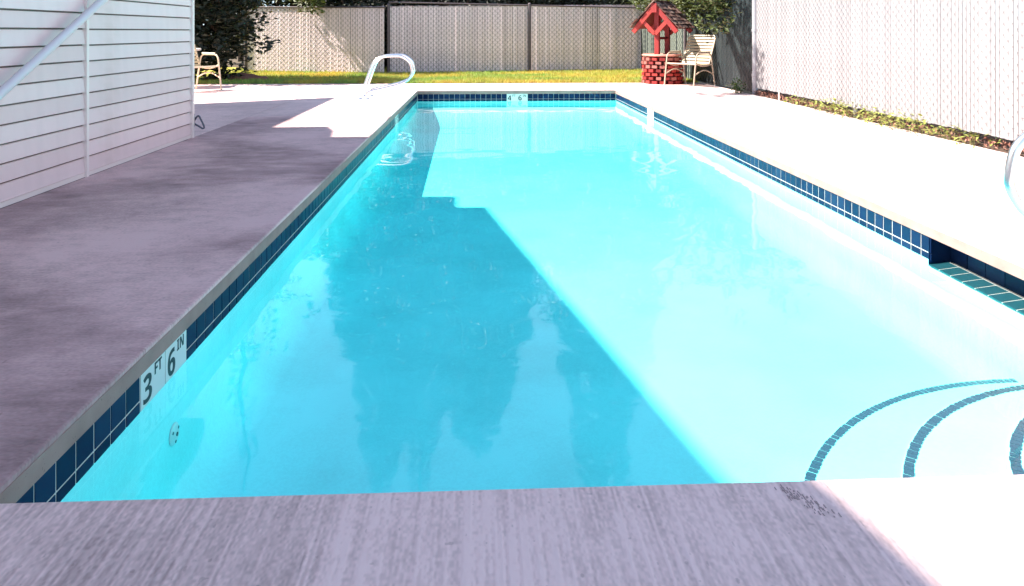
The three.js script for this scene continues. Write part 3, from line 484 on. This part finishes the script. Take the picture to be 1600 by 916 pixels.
// ---------------------------------------------------------------- chairs and table
function chair(label, pos, turn, tone) {
  const c = thing('patio_chair', label, 'chair', pos, turn, 'strap patio chairs'), fm = std(tone[0], 0.4), sm = std(tone[1], 0.5), W = 0.37, r = 0.0155;
  for (const s of [-1, 1]) {
    part('side_frame', rounded([[s * W, 0.0, 0.37], [s * W, 0.70, 0.27], [s * W, 0.70, -0.22], [s * W, 0.0, -0.37]], r, 10, 0.11), fm, c);
    part('arm_pad', rounded([[s * W, 0.716, 0.2], [s * W, 0.72, -0.18]], 0.019, 8), fm, c);
    part('seat_rail', tube([[s * W, 0.50, 0.30], [s * (W - 0.01), 0.44, 0.12], [s * (W - 0.01), 0.43, -0.05], [s * W, 0.46, -0.28]], r * 0.95, false, 20, 8), fm, c);
    part('brace', tube([[s * W, 0.25, 0.335], [s * W, 0.335, 0.1], [s * W, 0.335, -0.08], [s * W, 0.25, -0.315]], r * 0.85, false, 20, 8), fm, c);
    for (const z of [0.37, -0.37]) { const g = new THREE.CylinderGeometry(0.019, 0.02, 0.03, 10); g.translate(0, 0.015, 0); part('foot', g, std([0.5, 0.48, 0.45], 0.6), c, [s * W, 0, z]); }
  }
  part('back_frame', rounded([[-W + 0.03, 0.44, -0.2], [-W + 0.035, 1.06, -0.46], [W - 0.035, 1.06, -0.46], [W - 0.03, 0.44, -0.2]], r, 10, 0.07), fm, c);
  part('cross_bar', [rounded([[-W, 0.475, 0.29], [W, 0.475, 0.29]], r, 8), rounded([[-W, 0.455, -0.25], [W, 0.455, -0.25]], r, 8)], fm, c);
  for (let k = 0; k < 9; k++) { const t = 0.08 + k * 0.104, y = mix(0.44, 1.06, t), z = mix(-0.2, -0.46, t), g = box(2 * (W - 0.02), 0.048, 0.006); g.rotateX(-0.4); part('strap', g, sm, c, [0, y, z + 0.014]); }
  for (let k = 0; k < 8; k++) { const z = 0.25 - k * 0.062, y = 0.452 + 0.03 * Math.abs((z + 0.0) / 0.25) ** 2, g = box(2 * W, 0.006, 0.046); part('strap', g, sm, c, [0, y, z]); }
  return c;
}
chair('cream strap chair beside the red wishing well, facing left', [4.42, 0, -15.05], -0.92, [[0.42, 0.34, 0.26], [0.36, 0.27, 0.17]]);
chair('cream strap chair half hidden by the house corner, facing right', [-5.50, 0, -14.1], 1.02, [[0.70, 0.58, 0.42], [0.66, 0.50, 0.28]]);
{
  const t = thing('side_table', 'white patio table whose top shows behind the left chair', 'table', [-6.25, 0, -15.1]);
  part('tabletop', new THREE.LatheGeometry([[0, 0.80], [0.50, 0.80], [0.515, 0.792], [0.515, 0.76], [0.495, 0.755], [0.485, 0.778], [0, 0.782]].map((p) => new THREE.Vector2(...p)), 40), std([0.75, 0.70, 0.62], 0.4), t);
  for (let k = 0; k < 4; k++) { const a = k * 1.571 + 0.6; part('leg', rounded([[Math.cos(a) * 0.36, 0.78, Math.sin(a) * 0.36], [Math.cos(a) * 0.44, 0, Math.sin(a) * 0.44]], 0.018, 8), white, t); }
}

// ---------------------------------------------------------------- wishing well
{
  const w = thing('wishing_well', 'red wooden wishing well with shingled gable roof by the fence', 'wishing well', [4.05, 0, -15.87], 0.64);
  // local z points out of the gable, to the left of the camera after the turn is applied
  w.rotation.y = -0.64;
  const paintMap = texture(256, (u, v) => { const k = 0.7 + 0.5 * fbm(u, v, 5, 5, 5, 91), ww = sstep(0.62, 0.72, fbm(u, v, 9, 9, 5, 95)); return [k * mix(1, 0.75, ww), k * mix(0.9, 1.9, ww), k * mix(0.9, 1.7, ww)]; });
  const reds = [[0.27, 0.016, 0.016], [0.20, 0.012, 0.013], [0.33, 0.028, 0.022], [0.36, 0.12, 0.10]].map((c) => std(c, 0.6, { map: paintMap })), inner = std([0.05, 0.012, 0.012], 0.8), red = reds[0], r = rng(71);
  const R = 0.40, bg = new THREE.BoxGeometry(0.115, 0.064, 0.10), NB = 16;
  const core = new THREE.CylinderGeometry(R - 0.055, R - 0.055, 0.6, 24, 1, true); core.translate(0, 0.3, 0); part('lining', core, inner, w);
  for (let k = 0; k < 7; k++) for (let i = 0; i < NB; i++) { const a = (i + (k % 2) * 0.5) / NB * 6.28318; part('brick', bg, reds[r() < 0.3 ? 3 : Math.floor(r() * 3)], w, [Math.sin(a) * (R + (r() - 0.5) * 0.03), 0.042 + k * 0.084, Math.cos(a) * (R + (r() - 0.5) * 0.016)], [(r() - 0.5) * 0.06, a + (r() - 0.5) * 0.16, (r() - 0.5) * 0.09]).scale.set(0.86 + 0.22 * r(), 0.84 + 0.24 * r(), 1); }
  const rim = new THREE.TorusGeometry(R, 0.055, 8, 32); rim.rotateX(Math.PI / 2); rim.scale(1, 0.5, 1); part('rim', rim, std([0.55, 0.25, 0.2], 0.5), w, [0, 0.625, 0]);
  for (const z of [0.29, -0.29]) part('post', box(0.10, 1.12, 0.09, 0, 1.12, z), red, w);
  const HW = 0.49, PEAK = 1.76, EAVE = 1.20, L = 0.46; // roof: half width, ridge and eave heights, half length
  const ang = Math.atan2(PEAK - EAVE, HW), len = Math.hypot(HW, PEAK - EAVE);
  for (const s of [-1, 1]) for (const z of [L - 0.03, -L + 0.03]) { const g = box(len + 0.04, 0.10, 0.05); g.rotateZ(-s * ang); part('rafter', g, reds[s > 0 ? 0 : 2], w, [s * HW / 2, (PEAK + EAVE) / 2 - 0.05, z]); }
  for (const s of [-1, 1]) for (const z of [L - 0.02, -L + 0.02]) { const g = box(0.42, 0.085, 0.045); g.rotateZ(s * ang * 0.95); part('brace', g, reds[2], w, [s * 0.15, 1.245, z - Math.sign(z) * 0.03]); }
  part('ridge_beam', box(0.06, 0.09, 2 * L - 0.1, 0, PEAK - 0.1, 0), reds[1], w);
  part('peak_block', box(0.13, 0.2, 0.06, 0, PEAK - 0.1, L), reds[0], w);
  const ax = new THREE.CylinderGeometry(0.03, 0.03, 0.66, 12); ax.rotateX(Math.PI / 2); part('windlass', ax, reds[1], w, [0, 1.0, 0]);
  for (const s of [-1, 1]) { const g = box(len, 0.018, 2 * L - 0.04); g.rotateZ(-s * ang); part('roof_deck', g, reds[1], w, [s * HW / 2, (PEAK + EAVE) / 2 + 0.012, 0]); }
  const shake = [[0.16, 0.085, 0.065], [0.11, 0.045, 0.035], [0.26, 0.17, 0.14], [0.06, 0.028, 0.025]].map((c) => std(c, 0.9)), sg = [0.085, 0.11, 0.13].map((q) => { const g = box(0.17, 0.016, q); return g; });
  for (const s of [-1, 1]) for (let k = 0; k < 7; k++) { let z = -L - 0.03; let i = 0; while (z < L + 0.0) { const q = Math.floor(r() * 3), wd = [0.085, 0.11, 0.13][q], t = (k + 0.5) / 7; part('shingle', sg[q], shake[Math.floor(r() * 4)], w, [s * (0.02 + (HW + 0.03) * t + (r() - 0.5) * 0.02), PEAK - (PEAK - EAVE) * t + 0.045 + (r() - 0.5) * 0.012, z + wd / 2], [(r() - 0.5) * 0.08, (r() - 0.5) * 0.08, -s * (ang - 0.13 + (r() - 0.5) * 0.12)]); z += wd + 0.006; i++; } }
  part('ridge_cap', [box(0.09, 0.02, 2 * L + 0.08, 0, PEAK + 0.055, 0)], shake[1], w);
}

renderer.render(scene, camera);
